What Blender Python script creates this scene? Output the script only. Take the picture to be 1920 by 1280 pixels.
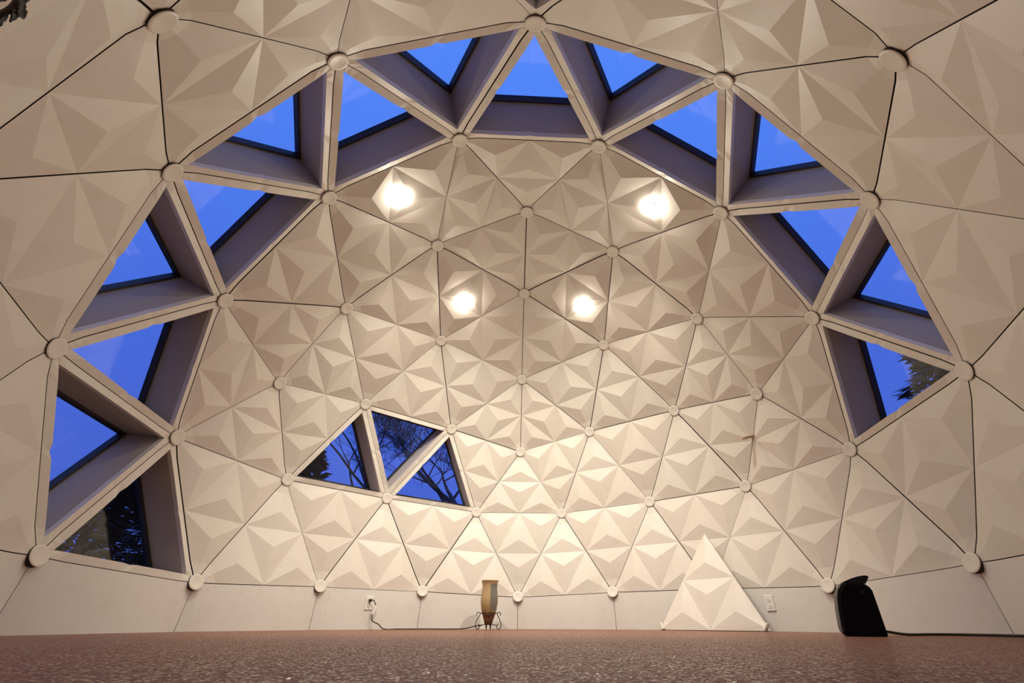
import bpy, bmesh, math, random
from mathutils import Vector, Matrix, Quaternion

for o in list(bpy.data.objects):
    bpy.data.objects.remove(o, do_unlink=True)
scene = bpy.context.scene
COL = scene.collection
random.seed(7)

# ------------------------------------------------------------------ scale
R = 2.4                     # dome radius, metres
K = R / 2.0
ZC = 0.3205 * R             # height of the dome centre above the floor
ZS = 1.021                  # the dome is very slightly taller than a sphere
CEN = Vector((0, 0, ZC))

# ------------------------------------------------------------------ camera
cam_d = bpy.data.cameras.new('camera')
cam = bpy.data.objects.new('camera', cam_d)
COL.objects.link(cam)
fwd = Vector((0.0370548, 0.89967657, 0.43498161)).normalized()
upv = Vector((-0.01974032, -0.43453662, 0.90043781)).normalized()
rgt = fwd.cross(upv).normalized()
m = Matrix((rgt, upv, -fwd)).transposed().to_4x4()
m.translation = Vector((-0.04646847 * K, -2.07193555 * K, 0.04722277 * K))
cam.matrix_world = m
cam_d.sensor_width = 36.0
cam_d.lens = 791.168 * 36.0 / 1920.0
cam_d.shift_x = -37.22 / 1920.0
cam_d.shift_y = 145.58 / 1920.0
cam_d.clip_start = 0.01
cam_d.clip_end = 500
scene.camera = cam

# ------------------------------------------------------------------ world: dusk sky
world = bpy.data.worlds.new('dusk_sky')
scene.world = world
world.use_nodes = True
wn, wl = world.node_tree.nodes, world.node_tree.links
wn.clear()
w_out = wn.new('ShaderNodeOutputWorld')
w_bg = wn.new('ShaderNodeBackground')
w_tc = wn.new('ShaderNodeTexCoord')
w_sep = wn.new('ShaderNodeSeparateXYZ')
w_ramp = wn.new('ShaderNodeValToRGB')
wl.new(w_tc.outputs['Generated'], w_sep.inputs[0])
wl.new(w_sep.outputs['Z'], w_ramp.inputs[0])
cr = w_ramp.color_ramp
cr.elements[0].position = 0.0
cr.elements[0].color = (0.070, 0.130, 0.62, 1)
cr.elements[1].position = 1.0
cr.elements[1].color = (0.105, 0.30, 1.15, 1)
e = cr.elements.new(0.45)
e.color = (0.072, 0.165, 0.80, 1)
w_bg.inputs['Strength'].default_value = 1.0
wl.new(w_ramp.outputs[0], w_bg.inputs[0])
wl.new(w_bg.outputs[0], w_out.inputs[0])

LAMP_STRENGTH = 240.0        # radiance of the lamp lenses
BEAM_WATTS = 136.0            # flood beam of each lamp
LAMP_COLOR = (1.0, 0.912, 0.77)
scene.view_settings.view_transform = 'Standard'
scene.view_settings.look = 'None'
scene.view_settings.gamma = 1.0
scene.view_settings.use_curve_mapping = False
scene.view_settings.exposure = 0.0


# ------------------------------------------------------------------ materials
def new_mat(name):
    mt = bpy.data.materials.new(name)
    mt.use_nodes = True
    return mt, mt.node_tree.nodes, mt.node_tree.links, mt.node_tree.nodes['Principled BSDF']


def plain(name, col, rough=0.5, metal=0.0, noise=0.0, scale=20.0, bump=0.0, coat=0.0):
    mt, n, l, b = new_mat(name)
    b.inputs['Roughness'].default_value = rough
    b.inputs['Metallic'].default_value = metal
    b.inputs['Coat Weight'].default_value = coat
    tc = n.new('ShaderNodeTexCoord')
    nz = n.new('ShaderNodeTexNoise')
    nz.inputs['Scale'].default_value = scale
    nz.inputs['Detail'].default_value = 4
    l.new(tc.outputs['Object'], nz.inputs['Vector'])
    mx = n.new('ShaderNodeMix')
    mx.data_type = 'RGBA'
    mx.inputs[6].default_value = (*[c * (1 - noise) for c in col], 1)
    mx.inputs[7].default_value = (*[min(1, c * (1 + noise)) for c in col], 1)
    l.new(nz.outputs['Fac'], mx.inputs[0])
    l.new(mx.outputs[2], b.inputs['Base Color'])
    if bump:
        bp = n.new('ShaderNodeBump')
        bp.inputs['Strength'].default_value = bump
        bp.inputs['Distance'].default_value = 0.004
        l.new(nz.outputs['Fac'], bp.inputs['Height'])
        l.new(bp.outputs[0], b.inputs['Normal'])
    return mt


def paint(name, colA, colB, rough, bevel=0.0):
    """aged off-white paint on moulded panels: tone drifts from panel to panel and in soft blotches"""
    mt, n, l, b = new_mat(name)
    oi = n.new('ShaderNodeObjectInfo')
    geo = n.new('ShaderNodeNewGeometry')
    nz = n.new('ShaderNodeTexNoise')
    nz.inputs['Scale'].default_value = 2.3
    nz.inputs['Detail'].default_value = 5
    nz.inputs['Roughness'].default_value = 0.6
    l.new(geo.outputs['Position'], nz.inputs['Vector'])
    ad = n.new('ShaderNodeMath')
    ad.operation = 'MULTIPLY_ADD'
    l.new(oi.outputs['Random'], ad.inputs[0])
    ad.inputs[1].default_value = 0.55
    sb = n.new('ShaderNodeMath')
    sb.operation = 'MULTIPLY_ADD'
    sb.inputs[1].default_value = 1.6
    sb.inputs[2].default_value = -0.55
    l.new(nz.outputs['Fac'], sb.inputs[0])
    l.new(sb.outputs[0], ad.inputs[2])
    cl = n.new('ShaderNodeClamp')
    l.new(ad.outputs[0], cl.inputs[0])
    mx = n.new('ShaderNodeMix')
    mx.data_type = 'RGBA'
    mx.inputs[6].default_value = (*colA, 1)
    mx.inputs[7].default_value = (*colB, 1)
    l.new(cl.outputs[0], mx.inputs[0])
    # scuffs and fine grain
    n2 = n.new('ShaderNodeTexNoise')
    n2.inputs['Scale'].default_value = 11
    n2.inputs['Detail'].default_value = 8
    l.new(geo.outputs['Position'], n2.inputs['Vector'])
    rp = n.new('ShaderNodeValToRGB')
    rp.color_ramp.elements[0].position = 0.30
    rp.color_ramp.elements[0].color = (0.965, 0.955, 0.94, 1)
    rp.color_ramp.elements[1].position = 0.48
    rp.color_ramp.elements[1].color = (1, 1, 1, 1)
    l.new(n2.outputs['Fac'], rp.inputs[0])
    mu = n.new('ShaderNodeMix')
    mu.data_type = 'RGBA'
    mu.blend_type = 'MULTIPLY'
    mu.inputs[0].default_value = 1.0
    l.new(mx.outputs[2], mu.inputs[6])
    l.new(rp.outputs[0], mu.inputs[7])
    l.new(mu.outputs[2], b.inputs['Base Color'])
    b.inputs['Roughness'].default_value = rough
    bp = n.new('ShaderNodeBump')
    bp.inputs['Strength'].default_value = 0.12
    bp.inputs['Distance'].default_value = 0.01
    l.new(n2.outputs['Fac'], bp.inputs['Height'])
    if bevel:
        bv = n.new('ShaderNodeBevel')
        bv.samples = 4
        bv.inputs['Radius'].default_value = bevel
        l.new(bv.outputs[0], bp.inputs['Normal'])
    l.new(bp.outputs[0], b.inputs['Normal'])
    return mt


M_PANEL = paint('panel_paint', (0.715, 0.682, 0.605), (0.722, 0.662, 0.588), 0.46)
M_RISER = paint('riser_paint', (0.765, 0.745, 0.695), (0.755, 0.728, 0.67), 0.5)
M_SHAFT_SHADED = paint('shaded_shaft_paint', (0.46, 0.405, 0.325), (0.445, 0.385, 0.31), 0.65)  # panel paint darkened, the dimness inside the shafts put into the colour
M_CAP = paint('cap_plastic', (0.74, 0.695, 0.62), (0.73, 0.68, 0.60), 0.4)
M_SEAL_AND_SHADE = plain('dark_sealant_and_gap_shade', (0.030, 0.020, 0.012), 0.8)  # seam sealant, also the painted shade under the hub caps
M_SASH = plain('sash_dark', (0.035, 0.030, 0.028), 0.55, noise=0.2)
M_BLACK = plain('black_plastic', (0.0015, 0.0014, 0.0014), 0.75, noise=0.2)
M_BLACK.node_tree.nodes['Principled BSDF'].inputs['Specular IOR Level'].default_value = 0.12
M_GLOSSBLK = plain('glossy_black_plastic', (0.004, 0.004, 0.0045), 0.38, noise=0.1)
M_GLOSSBLK.node_tree.nodes['Principled BSDF'].inputs['Specular IOR Level'].default_value = 0.22
M_CORD = plain('cord_rubber', (0.015, 0.012, 0.010), 0.6)
M_WHITEPL = plain('white_plastic', (0.82, 0.80, 0.74), 0.35)
M_SLOT = plain('slot_dark', (0.03, 0.03, 0.03), 0.6)
M_IRON = plain('wrought_iron', (0.030, 0.022, 0.018), 0.5, metal=0.6, noise=0.3, scale=60)
M_WOOD = plain('bare_wood', (0.36, 0.22, 0.11), 0.6, noise=0.25, scale=30)
M_BARK = plain('bark', (0.085, 0.068, 0.058), 0.9, noise=0.4, scale=12)
M_NEEDLE = plain('evergreen_needles', (0.022, 0.032, 0.026), 1.0, noise=0.5, scale=3)
M_LEAF = plain('dark_dried_leaf', (0.012, 0.008, 0.006), 0.7, noise=0.5, scale=40)
M_CHROME = plain('lamp_ring', (0.75, 0.72, 0.66), 0.35)
M_GROUND = plain('dusk_ground', (0.05, 0.06, 0.035), 0.9, noise=0.4, scale=4)


def make_glass():
    mt, n, l, b = new_mat('window_glass')
    n.remove(b)
    out = n['Material Output']
    tr = n.new('ShaderNodeBsdfTransparent')
    tr.inputs[0].default_value = (0.95, 0.96, 0.97, 1)
    gl = n.new('ShaderNodeBsdfGlossy')
    gl.inputs['Roughness'].default_value = 0.02
    lw = n.new('ShaderNodeLayerWeight')
    lw.inputs['Blend'].default_value = 0.5
    pw = n.new('ShaderNodeMath')
    pw.operation = 'POWER'
    pw.inputs[1].default_value = 5.0
    l.new(lw.outputs['Facing'], pw.inputs[0])
    fr = n.new('ShaderNodeMath')
    fr.operation = 'MULTIPLY_ADD'
    fr.inputs[1].default_value = 0.95
    fr.inputs[2].default_value = 0.035
    l.new(pw.outputs[0], fr.inputs[0])
    mx = n.new('ShaderNodeMixShader')
    l.new(fr.outputs[0], mx.inputs[0])
    l.new(tr.outputs[0], mx.inputs[1])
    l.new(gl.outputs[0], mx.inputs[2])
    l.new(mx.outputs[0], out.inputs['Surface'])
    return mt


M_GLASS = make_glass()


def make_lamp_mat():
    mt, n, l, b = new_mat('lit_lamp_lens')
    b.inputs['Base Color'].default_value = (0.9, 0.9, 0.85, 1)
    b.inputs['Emission Color'].default_value = (*LAMP_COLOR, 1)
    b.inputs['Emission Strength'].default_value = LAMP_STRENGTH
    return mt


M_LAMP = make_lamp_mat()


def make_floor_mat():
    mt, n, l, b = new_mat('speckled_brown_floor')
    geo = n.new('ShaderNodeNewGeometry')
    nz = n.new('ShaderNodeTexNoise')
    nz.inputs['Scale'].default_value = 1.6
    nz.inputs['Detail'].default_value = 6
    l.new(geo.outputs['Position'], nz.inputs['Vector'])
    rp = n.new('ShaderNodeValToRGB')
    rp.color_ramp.elements[0].position = 0.3
    rp.color_ramp.elements[0].color = (0.185, 0.080, 0.050, 1)
    rp.color_ramp.elements[1].position = 0.75
    rp.color_ramp.elements[1].color = (0.235, 0.106, 0.066, 1)
    l.new(nz.outputs['Fac'], rp.inputs[0])
    vo = n.new('ShaderNodeTexVoronoi')
    vo.inputs['Scale'].default_value = 300
    l.new(geo.outputs['Position'], vo.inputs['Vector'])
    n3 = n.new('ShaderNodeTexNoise')
    n3.inputs['Scale'].default_value = 160
    n3.inputs['Detail'].default_value = 5
    l.new(geo.outputs['Position'], n3.inputs['Vector'])
    # per-grain colour speckle
    sp = n.new('ShaderNodeSeparateXYZ')
    l.new(vo.outputs['Color'], sp.inputs[0])
    mr = n.new('ShaderNodeMapRange')
    mr.inputs['From Min'].default_value = 0.0
    mr.inputs['From Max'].default_value = 1.0
    mr.inputs['To Min'].default_value = 0.72
    mr.inputs['To Max'].default_value = 1.25
    l.new(sp.outputs[0], mr.inputs[0])
    mu = n.new('ShaderNodeMix')
    mu.data_type = 'RGBA'
    mu.blend_type = 'MULTIPLY'
    mu.inputs[0].default_value = 1
    l.new(rp.outputs[0], mu.inputs[6])
    l.new(mr.outputs[0], mu.inputs[7])
    l.new(mu.outputs[2], b.inputs['Base Color'])
    gt = n.new('ShaderNodeMath')               # about one grain in four is a bright chip
    gt.operation = 'GREATER_THAN'
    gt.inputs[1].default_value = 0.80
    l.new(sp.outputs[2], gt.inputs[0])
    ro = n.new('ShaderNodeMapRange')
    ro.inputs['To Min'].default_value = 0.55
    ro.inputs['To Max'].default_value = 0.10
    l.new(gt.outputs[0], ro.inputs[0])
    l.new(ro.outputs[0], b.inputs['Roughness'])
    si = n.new('ShaderNodeMapRange')
    si.inputs['To Min'].default_value = 0.18
    si.inputs["To Max"].default_value = 0.75
    l.new(gt.outputs[0], si.inputs[0])
    l.new(si.outputs[0], b.inputs['Specular IOR Level'])
    # every grain of the finish is tilted its own way, so single grains glint
    vs_ = n.new('ShaderNodeVectorMath')
    vs_.operation = 'SUBTRACT'
    vs_.inputs[1].default_value = (0.5, 0.5, 0.5)
    l.new(vo.outputs['Color'], vs_.inputs[0])
    vm_ = n.new('ShaderNodeVectorMath')
    vm_.operation = 'MULTIPLY'
    vm_.inputs[1].default_value = (0.85, 0.85, 0.0)
    l.new(vs_.outputs[0], vm_.inputs[0])
    va_ = n.new('ShaderNodeVectorMath')
    va_.operation = 'ADD'
    l.new(vm_.outputs[0], va_.inputs[0])
    bp = n.new('ShaderNodeBump')
    bp.inputs['Strength'].default_value = 0.4
    bp.inputs['Distance'].default_value = 0.0012
    l.new(n3.outputs['Fac'], bp.inputs['Height'])
    l.new(bp.outputs[0], va_.inputs[1])
    vn_ = n.new('ShaderNodeVectorMath')
    vn_.operation = 'NORMALIZE'
    l.new(va_.outputs[0], vn_.inputs[0])
    l.new(vn_.outputs[0], b.inputs['Normal'])
    return mt


M_FLOOR = make_floor_mat()


# ------------------------------------------------------------------ object helpers
def mesh_obj(name, verts, faces, mats, parent=None, midx=None, smooth=False):
    me = bpy.data.meshes.new(name)
    me.from_pydata([tuple(v) for v in verts], [], faces)
    for mt in (mats if isinstance(mats, (list, tuple)) else [mats]):
        me.materials.append(mt)
    if midx:
        me.polygons.foreach_set('material_index', midx)
    if smooth:
        me.polygons.foreach_set('use_smooth', [True] * len(me.polygons))
    me.update()
    o = bpy.data.objects.new(name, me)
    COL.objects.link(o)
    if parent is not None:
        o.parent = parent
    return o


def empty(name, loc=(0, 0, 0)):
    o = bpy.data.objects.new(name, None)
    o.empty_display_size = 0.1
    o.location = loc
    COL.objects.link(o)
    return o


def tag(o, label, cat=None, group=None, kind=None):
    o['label'] = label
    if cat:
        o['category'] = cat
    if group:
        o['group'] = group
    if kind:
        o['kind'] = kind
    return o


class MB:
    def __init__(self):
        self.v, self.f, self.m = [], [], []

    def add(self, vs, fs, mi=0):
        b = len(self.v)
        self.v += [Vector(x) for x in vs]
        self.f += [tuple(b + i for i in f) for f in fs]
        self.m += [mi] * len(fs)

    def box(self, lo, hi, mi=0, mat=None):
        x0, y0, z0 = lo
        x1, y1, z1 = hi
        vs = [Vector(p) for p in ((x0, y0, z0), (x1, y0, z0), (x1, y1, z0), (x0, y1, z0), (x0, y0, z1), (x1, y0, z1), (x1, y1, z1), (x0, y1, z1))]
        if mat:
            vs = [mat @ p for p in vs]
        self.add(vs, [(0, 3, 2, 1), (4, 5, 6, 7), (0, 1, 5, 4), (1, 2, 6, 5), (2, 3, 7, 6), (3, 0, 4, 7)], mi)

    def tube(self, pts, rad, seg=8, mi=0, caps=True):
        pts = [Vector(p) for p in pts]
        n = len(pts)
        rads = rad if isinstance(rad, (list, tuple)) else [rad] * n
        rings, prev = [], None
        for i, p in enumerate(pts):
            t = (pts[min(i + 1, n - 1)] - pts[max(i - 1, 0)]).normalized()
            if prev is None:
                a = Vector((0, 0, 1)) if abs(t.z) < 0.9 else Vector((1, 0, 0))
                u = t.cross(a).normalized()
            else:
                u = (prev - t * prev.dot(t)).normalized()
            prev = u
            w = t.cross(u)
            rings.append([p + (u * math.cos(2 * math.pi * k / seg) + w * math.sin(2 * math.pi * k / seg)) * rads[i] for k in range(seg)])
        vs = [q for r in rings for q in r]
        fs = []
        for i in range(n - 1):
            for k in range(seg):
                a, b2 = i * seg + k, i * seg + (k + 1) % seg
                fs.append((a, b2, b2 + seg, a + seg))
        if caps:
            fs.append(tuple(range(seg))[::-1])
            fs.append(tuple((n - 1) * seg + k for k in range(seg)))
        self.add(vs, fs, mi)

    def lathe(self, prof, seg=32, mi=0, closed=False):
        vs, fs = [], []
        n = len(prof)
        for r, z in prof:
            for k in range(seg):
                a = 2 * math.pi * k / seg
                vs.append((r * math.cos(a), r * math.sin(a), z))
        rng = n if closed else n - 1
        for i in range(rng):
            j = (i + 1) % n
            for k in range(seg):
                fs.append((i * seg + k, i * seg + (k + 1) % seg, j * seg + (k + 1) % seg, j * seg + k))
        if not closed:
            if prof[0][0] > 1e-6:
                fs.append(tuple(range(seg))[::-1])
            if prof[-1][0] > 1e-6:
                fs.append(tuple((n - 1) * seg + k for k in range(seg)))
        self.add(vs, fs, mi)

    def prism(self, poly, y0, y1, mi=0):
        """polygon in x,z extruded along y"""
        n = len(poly)
        vs = [(x, y0, z) for x, z in poly] + [(x, y1, z) for x, z in poly]
        fs = [tuple(range(n)), tuple(range(2 * n - 1, n - 1, -1))]
        for i in range(n):
            j = (i + 1) % n
            fs.append((i, n + i, n + j, j))
        self.add(vs, fs, mi)

    def build(self, name, mats, parent=None, smooth=False, clean=True):
        o = mesh_obj(name, self.v, self.f, mats, parent, self.m, smooth)
        if clean:
            bm = bmesh.new()
            bm.from_mesh(o.data)
            bmesh.ops.recalc_face_normals(bm, faces=bm.faces)
            bm.to_mesh(o.data)
            bm.free()
        return o


def bevel_mod(o, w, seg=2, angle=0.6):
    md = o.modifiers.new('bevel', 'BEVEL')
    md.width = w
    md.segments = seg
    md.limit_method = 'ANGLE'
    md.angle_limit = angle
    return o


def spline(pts, n=8):
    pts = [Vector(p) for p in pts]
    out = []
    for i in range(len(pts) - 1):
        p0, p1, p2, p3 = pts[max(i - 1, 0)], pts[i], pts[i + 1], pts[min(i + 2, len(pts) - 1)]
        for k in range(n):
            t = k / n
            out.append(0.5 * ((2 * p1) + (p2 - p0) * t + (2 * p0 - 5 * p1 + 4 * p2 - p3) * t * t + (3 * p1 - p0 - 3 * p2 + p3) * t ** 3))
    out.append(pts[-1])
    return out


# ------------------------------------------------------------------ dome geometry: three-frequency icosahedron
def geodesic():
    th = math.atan(2)
    V = [Vector((0, 0, 1))]
    for k in range(5):
        a = math.radians(72 * k)
        V.append(Vector((math.sin(th) * math.sin(a), math.sin(th) * math.cos(a), math.cos(th))))
    for k in range(5):
        a = math.radians(72 * k + 36)
        V.append(Vector((math.sin(th) * math.sin(a), math.sin(th) * math.cos(a), -math.cos(th))))
    V.append(Vector((0, 0, -1)))
    F = []
    for k in range(5):
        u, u2, lo, lo2 = 1 + k, 1 + (k + 1) % 5, 6 + k, 6 + (k + 1) % 5
        F += [(0, u, u2), (u, lo, u2), (u2, lo, lo2), (11, lo2, lo)]
    pts, tri = {}, []

    def key(p):
        return tuple(round(c, 4) + 0.0 for c in p)
    for f in F:
        A, B, C = [V[i] for i in f]
        P = {}
        for i in range(4):
            for j in range(4 - i):
                p = ((A * (3 - i - j) + B * i + C * j) / 3).normalized()
                P[i, j] = key(p)
                pts.setdefault(key(p), p)
        for i in range(3):
            for j in range(3 - i):
                tri.append((P[i, j], P[i + 1, j], P[i, j + 1]))
                if i + j < 2:
                    tri.append((P[i + 1, j], P[i + 1, j + 1], P[i, j + 1]))

    def az(p):
        a = math.degrees(math.atan2(p.x, p.y)) % 360
        return 360.0 if a < 1e-6 or a > 359.999 else a
    order = sorted(pts, key=lambda k2: (-round(pts[k2].z, 2), az(pts[k2])))
    idx = {k2: i for i, k2 in enumerate(order)}
    H = [pts[k2] for k2 in order]
    return H, [tuple(idx[k2] for k2 in t) for t in tri]


UNIT, TRIS = geodesic()
HUB = [Vector((p.x * R, p.y * R, p.z * ZS * R)) + CEN for p in UNIT]


def near_hub(unit_xyz):
    v = Vector(unit_xyz)
    return min(range(len(UNIT)), key=lambda i: (UNIT[i] - v).length)


# hub names used below follow the rings down from the crown (see H[...])
def hub(el, azd):
    e_, a_ = math.radians(el), math.radians(azd)
    return near_hub((math.cos(e_) * math.sin(a_), math.cos(e_) * math.cos(a_), math.sin(e_)))


H = {}
for i, azd in enumerate((0, 72, 144, 216, 288)):
    H[1 + i] = hub(69.9, azd)
    H[6 + i] = hub(52.6, azd + 36)
    H[11 + i] = hub(46.6, azd)
    H[26 + i] = hub(26.6, azd)
    H[31 + i] = hub(10.8, azd + 36)
    H[56 + i] = hub(-10.8, azd + 72)
H[0] = hub(90, 0)
for i, azd in enumerate((22.4, 49.6, 94.4, 121.6, 166.4, 193.6, 238.4, 265.6, 310.4, 337.6)):
    H[16 + i] = hub(31, azd)
for i, azd in enumerate((11.8, 60.2, 83.8, 132.2, 155.8, 204.2, 227.8, 276.2, 299.8, 348.2)):
    H[36 + i] = hub(9.9, azd)
for i, azd in enumerate((24.2, 47.8, 96.2, 119.8, 168.2, 191.8, 240.2, 263.8, 312.2, 335.8)):
    H[46 + i] = hub(-9.9, azd)

OFF_SEAM = 0.0142 * R      # seams lie this far outside the hub caps
OFF_HUB = 0.0098 * R
APEX = 0.0102 * R
GAP = 0.0024
T_ROWS = (0.052, 0.095, 0.145)
OFFS = (OFF_HUB, OFF_HUB + 0.45 * (OFF_SEAM - OFF_HUB), OFF_SEAM)


def radial(p):
    return (p - CEN).normalized()


def edge_pt(i, j, t):
    """point on the shared edge i-j, measured from i"""
    p = HUB[i].lerp(HUB[j], t)
    tt = min(t, 1 - t)
    if tt <= T_ROWS[0]:
        o = OFFS[0]
    elif tt <= T_ROWS[1]:
        s = (tt - T_ROWS[0]) / (T_ROWS[1] - T_ROWS[0])
        o = OFFS[0] + (OFFS[1] - OFFS[0]) * s
    elif tt <= T_ROWS[2]:
        s = (tt - T_ROWS[1]) / (T_ROWS[2] - T_ROWS[1])
        o = OFFS[1] + (OFFS[2] - OFFS[1]) * s
    else:
        o = OFFS[2]
    return p + radial(p) * o


def tri_normal_in(tri):
    a, b, c = (HUB[i] for i in tri)
    n = (b - a).cross(c - a).normalized()
    return -n if n.dot(a - CEN) > 0 else n


def ordered(tri):
    """counter-clockwise seen from inside"""
    a, b, c = tri
    n = (HUB[b] - HUB[a]).cross(HUB[c] - HUB[a])
    return (a, b, c) if n.dot(HUB[a] - CEN) < 0 else (a, c, b)


def rim(tri, gaps, extra=()):
    """outer loop of a panel: list of (edge point, inset point)"""
    n = tri_normal_in(tri)
    c = sum((HUB[i] for i in tri), Vector()) / 3
    loop = []
    ts = [0.0, T_ROWS[0], T_ROWS[1], T_ROWS[2]] + list(extra) + [0.5] + [1 - x for x in reversed(extra)] + [1 - T_ROWS[2], 1 - T_ROWS[1], 1 - T_ROWS[0]]
    for k in range(3):
        i, j = tri[k], tri[(k + 1) % 3]
        d = (HUB[j] - HUB[i]).normalized()
        side = n.cross(d).normalized()
        if side.dot(c - HUB[i]) < 0:
            side = -side
        for t in ts:
            p = edge_pt(i, j, t)
            if t == 0.0:
                q = p + (c - p).normalized() * 0.006
            else:
                q = p + side * gaps[k]
            loop.append((p, q))
    return loop, len(ts)


def skirt(mb, loop, inset_ids):
    """groove with dark bottom, then the hidden flange that closes the shell"""
    n = len(loop)
    b = len(mb.v)
    for p, q in loop:
        r = radial(p)
        mb.v.append(q + r * 0.014)
        mb.v.append(p + r * 0.014)
        mb.v.append(p + r * 0.05)
    for k in range(n):
        k2 = (k + 1) % n
        a, a2 = inset_ids[k], inset_ids[k2]
        g, g2 = b + 3 * k, b + 3 * k2
        mb.f.append((a, g, g2, a2))
        mb.m.append(1)
        mb.f.append((g, g + 1, g2 + 1, g2))
        mb.m.append(1)
        mb.f.append((g + 1, g + 2, g2 + 2, g2 + 1))
        mb.m.append(0)
    return [b + 3 * k + 2 for k in range(n)]


def relief_panel(tri, name, parent, rnd):
    tri = ordered(tri)
    nrm = tri_normal_in(tri)
    gaps = [GAP * rnd.choice((0.5, 0.9, 1.2, 1.6, 2.1)) for _ in range(3)]
    loop, nt = rim(tri, gaps)
    mb = MB()
    mb.v = [q for p, q in loop]
    E_ = lambda k, idx: k * nt + idx if idx < nt else ((k + 1) % 3) * nt    # point idx on edge k
    MID = 4
    mids = [mb.v[E_(k, MID)] for k in range(3)]
    corner_ids = [k * nt for k in range(3)]
    seam_corner = []
    for k in range(3):
        p = HUB[tri[k]]
        seam_corner.append(p + radial(p) * OFF_SEAM)

    def add(p):
        mb.v.append(p)
        return len(mb.v) - 1

    def face(*ids, mi=0):
        mb.f.append(tuple(ids))
        mb.m.append(mi)
    for k in range(3):
        kp = (k - 1) % 3
        m1, m2 = E_(k, MID), E_(kp, MID)
        A = (seam_corner[k] + mb.v[m1] + mb.v[m2]) / 3 + nrm * APEX
        a_id = add(A)
        # rows from the kink to the hub, on the edge leaving the corner (k) and the edge arriving at it (kp)
        r1 = [E_(k, 3), E_(k, 2), E_(k, 1)]
        r2 = [E_(kp, nt - 3), E_(kp, nt - 2), E_(kp, nt - 1)]
        mid_ids = []
        for j, (x, y) in enumerate(zip(r1, r2)):
            mp = (mb.v[x] + mb.v[y]) / 2
            lift = (0.36 * APEX, 0.16 * APEX, 0.0)[j]
            mid_ids.append(add(mp + nrm * lift))
        face(m1, m2, a_id)
        face(r1[0], m1, a_id, mid_ids[0])
        face(m2, r2[0], mid_ids[0], a_id)
        for j in range(2):
            face(r1[j + 1], r1[j], mid_ids[j], mid_ids[j + 1])
            face(mid_ids[j + 1], mid_ids[j], r2[j], r2[j + 1])
        face(corner_ids[k], r1[2], mid_ids[2])
        face(corner_ids[k], mid_ids[2], r2[2])
    c_id = add(sum(mids, Vector()) / 3 + nrm * APEX)
    for k in range(3):
        face(E_(k, MID), E_((k + 1) % 3, MID), c_id)
    back = skirt(mb, loop, list(range(3 * nt)))
    mb.f.append(tuple(reversed(back)))
    mb.m.append(0)
    return mb.build(name, [M_PANEL, M_SEAL_AND_SHADE], parent)


# ------------------------------------------------------------------ which triangles are windows, which is the doorway
WIN = [((3, 4, 8), 'sky window over the crown, upright triangle at top centre'),
       ((4, 8, 14), 'sky window left of the top centre one, pointing downwards'),
       ((3, 8, 13), 'sky window right of the top centre one, pointing downwards'),
       ((4, 9, 14), 'upright sky window above the upper left ceiling light'),
       ((3, 7, 13), 'upright sky window above the upper right ceiling light'),
       ((9, 14, 22), 'downward pointing sky window at upper left of the window ring'),
       ((7, 13, 19), 'downward pointing sky window at upper right of the window ring'),
       ((9, 22, 23), 'blue sky window left of the upper left ceiling light'),
       ((7, 18, 19), 'blue sky window right of the upper right ceiling light'),
       ((22, 23, 34), 'left side window with broad lit sill, high on the wall'),
       ((18, 19, 32), 'right side window with broad lit sill, high on the wall'),
       ((23, 34, 43), 'left side window of clear blue sky above the lowest two'),
       ((18, 32, 38), 'lowest window on the right with a tree outside'),
       ((34, 43, 53), 'left side window with tree twigs at its edge'),
       ((43, 53, 59), 'lowest dark window at far left beside the base wall'),
       ((24, 35, 44), 'leftmost of three small windows low on the far wall'),
       ((24, 25, 35), 'middle of three small windows low on the far wall'),
       ((25, 35, 45), 'rightmost of three small windows low on the far wall'),
       ((8, 20, 21), 'sky window beyond the crown at the top edge')]
WIN_SETS = {frozenset(H[i] for i in t): (n + 1, t, lab) for n, (t, lab) in enumerate(WIN)}
DOOR = {frozenset((H[33], H[50], H[51]))}
base_hubs = [H[i] for i in range(46, 61)]
dome_hubs = [H[i] for i in range(0, 61)]
LIGHT_TRIS = {}

wall_dome = tag(empty('wall_dome', CEN), 'geodesic dome wall of off-white moulded triangular panels', kind='structure')
INV = Matrix.Translation(-CEN)


def to_local(o, loc):
    """mesh was written in world coordinates under a parent at loc"""
    o.matrix_parent_inverse = Matrix.Translation(-Vector(loc))
    return o


rnd = random.Random(11)
for tri in TRIS:
    if any(UNIT[i].z < -0.3 for i in tri):
        continue
    fs = frozenset(tri)
    if fs in WIN_SETS or fs in DOOR:
        continue
    if all(UNIT[i].z < -0.1 for i in tri):
        continue
    to_local(relief_panel(tri, 'panel', wall_dome, rnd), CEN)

# hub caps: shallow dished plastic discs, one shared mesh
RC = 0.0222 * R
cap = MB()
cap.lathe([(0.0, 0.0035), (RC * 0.45, 0.0028), (RC * 0.74, 0.0008), (RC * 0.88, 0.0), (RC * 0.97, 0.002), (RC, 0.0030), (RC, 0.0050), (RC * 0.96, 0.0060)], 28)
cap.lathe([(RC * 0.965, 0.0056), (RC * 1.0, 0.028)], 28, mi=1)  # dark skirt, stands in for the shade in the gap under the cap
proto = None
for i in sorted(set(dome_hubs)):
    if i == H[33]:
        continue
    if proto is None:
        proto = cap.build('hub_cap', [M_CAP, M_SEAL_AND_SHADE], wall_dome, smooth=True)
        o = proto
    else:
        o = proto.copy()
        COL.objects.link(o)
    r = radial(HUB[i])
    o.matrix_parent_inverse = Matrix.Translation(-CEN)
    o.matrix_basis = Matrix.Translation(HUB[i]) @ r.to_track_quat('Z', 'Y').to_matrix().to_4x4()
    bevel = None


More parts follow.
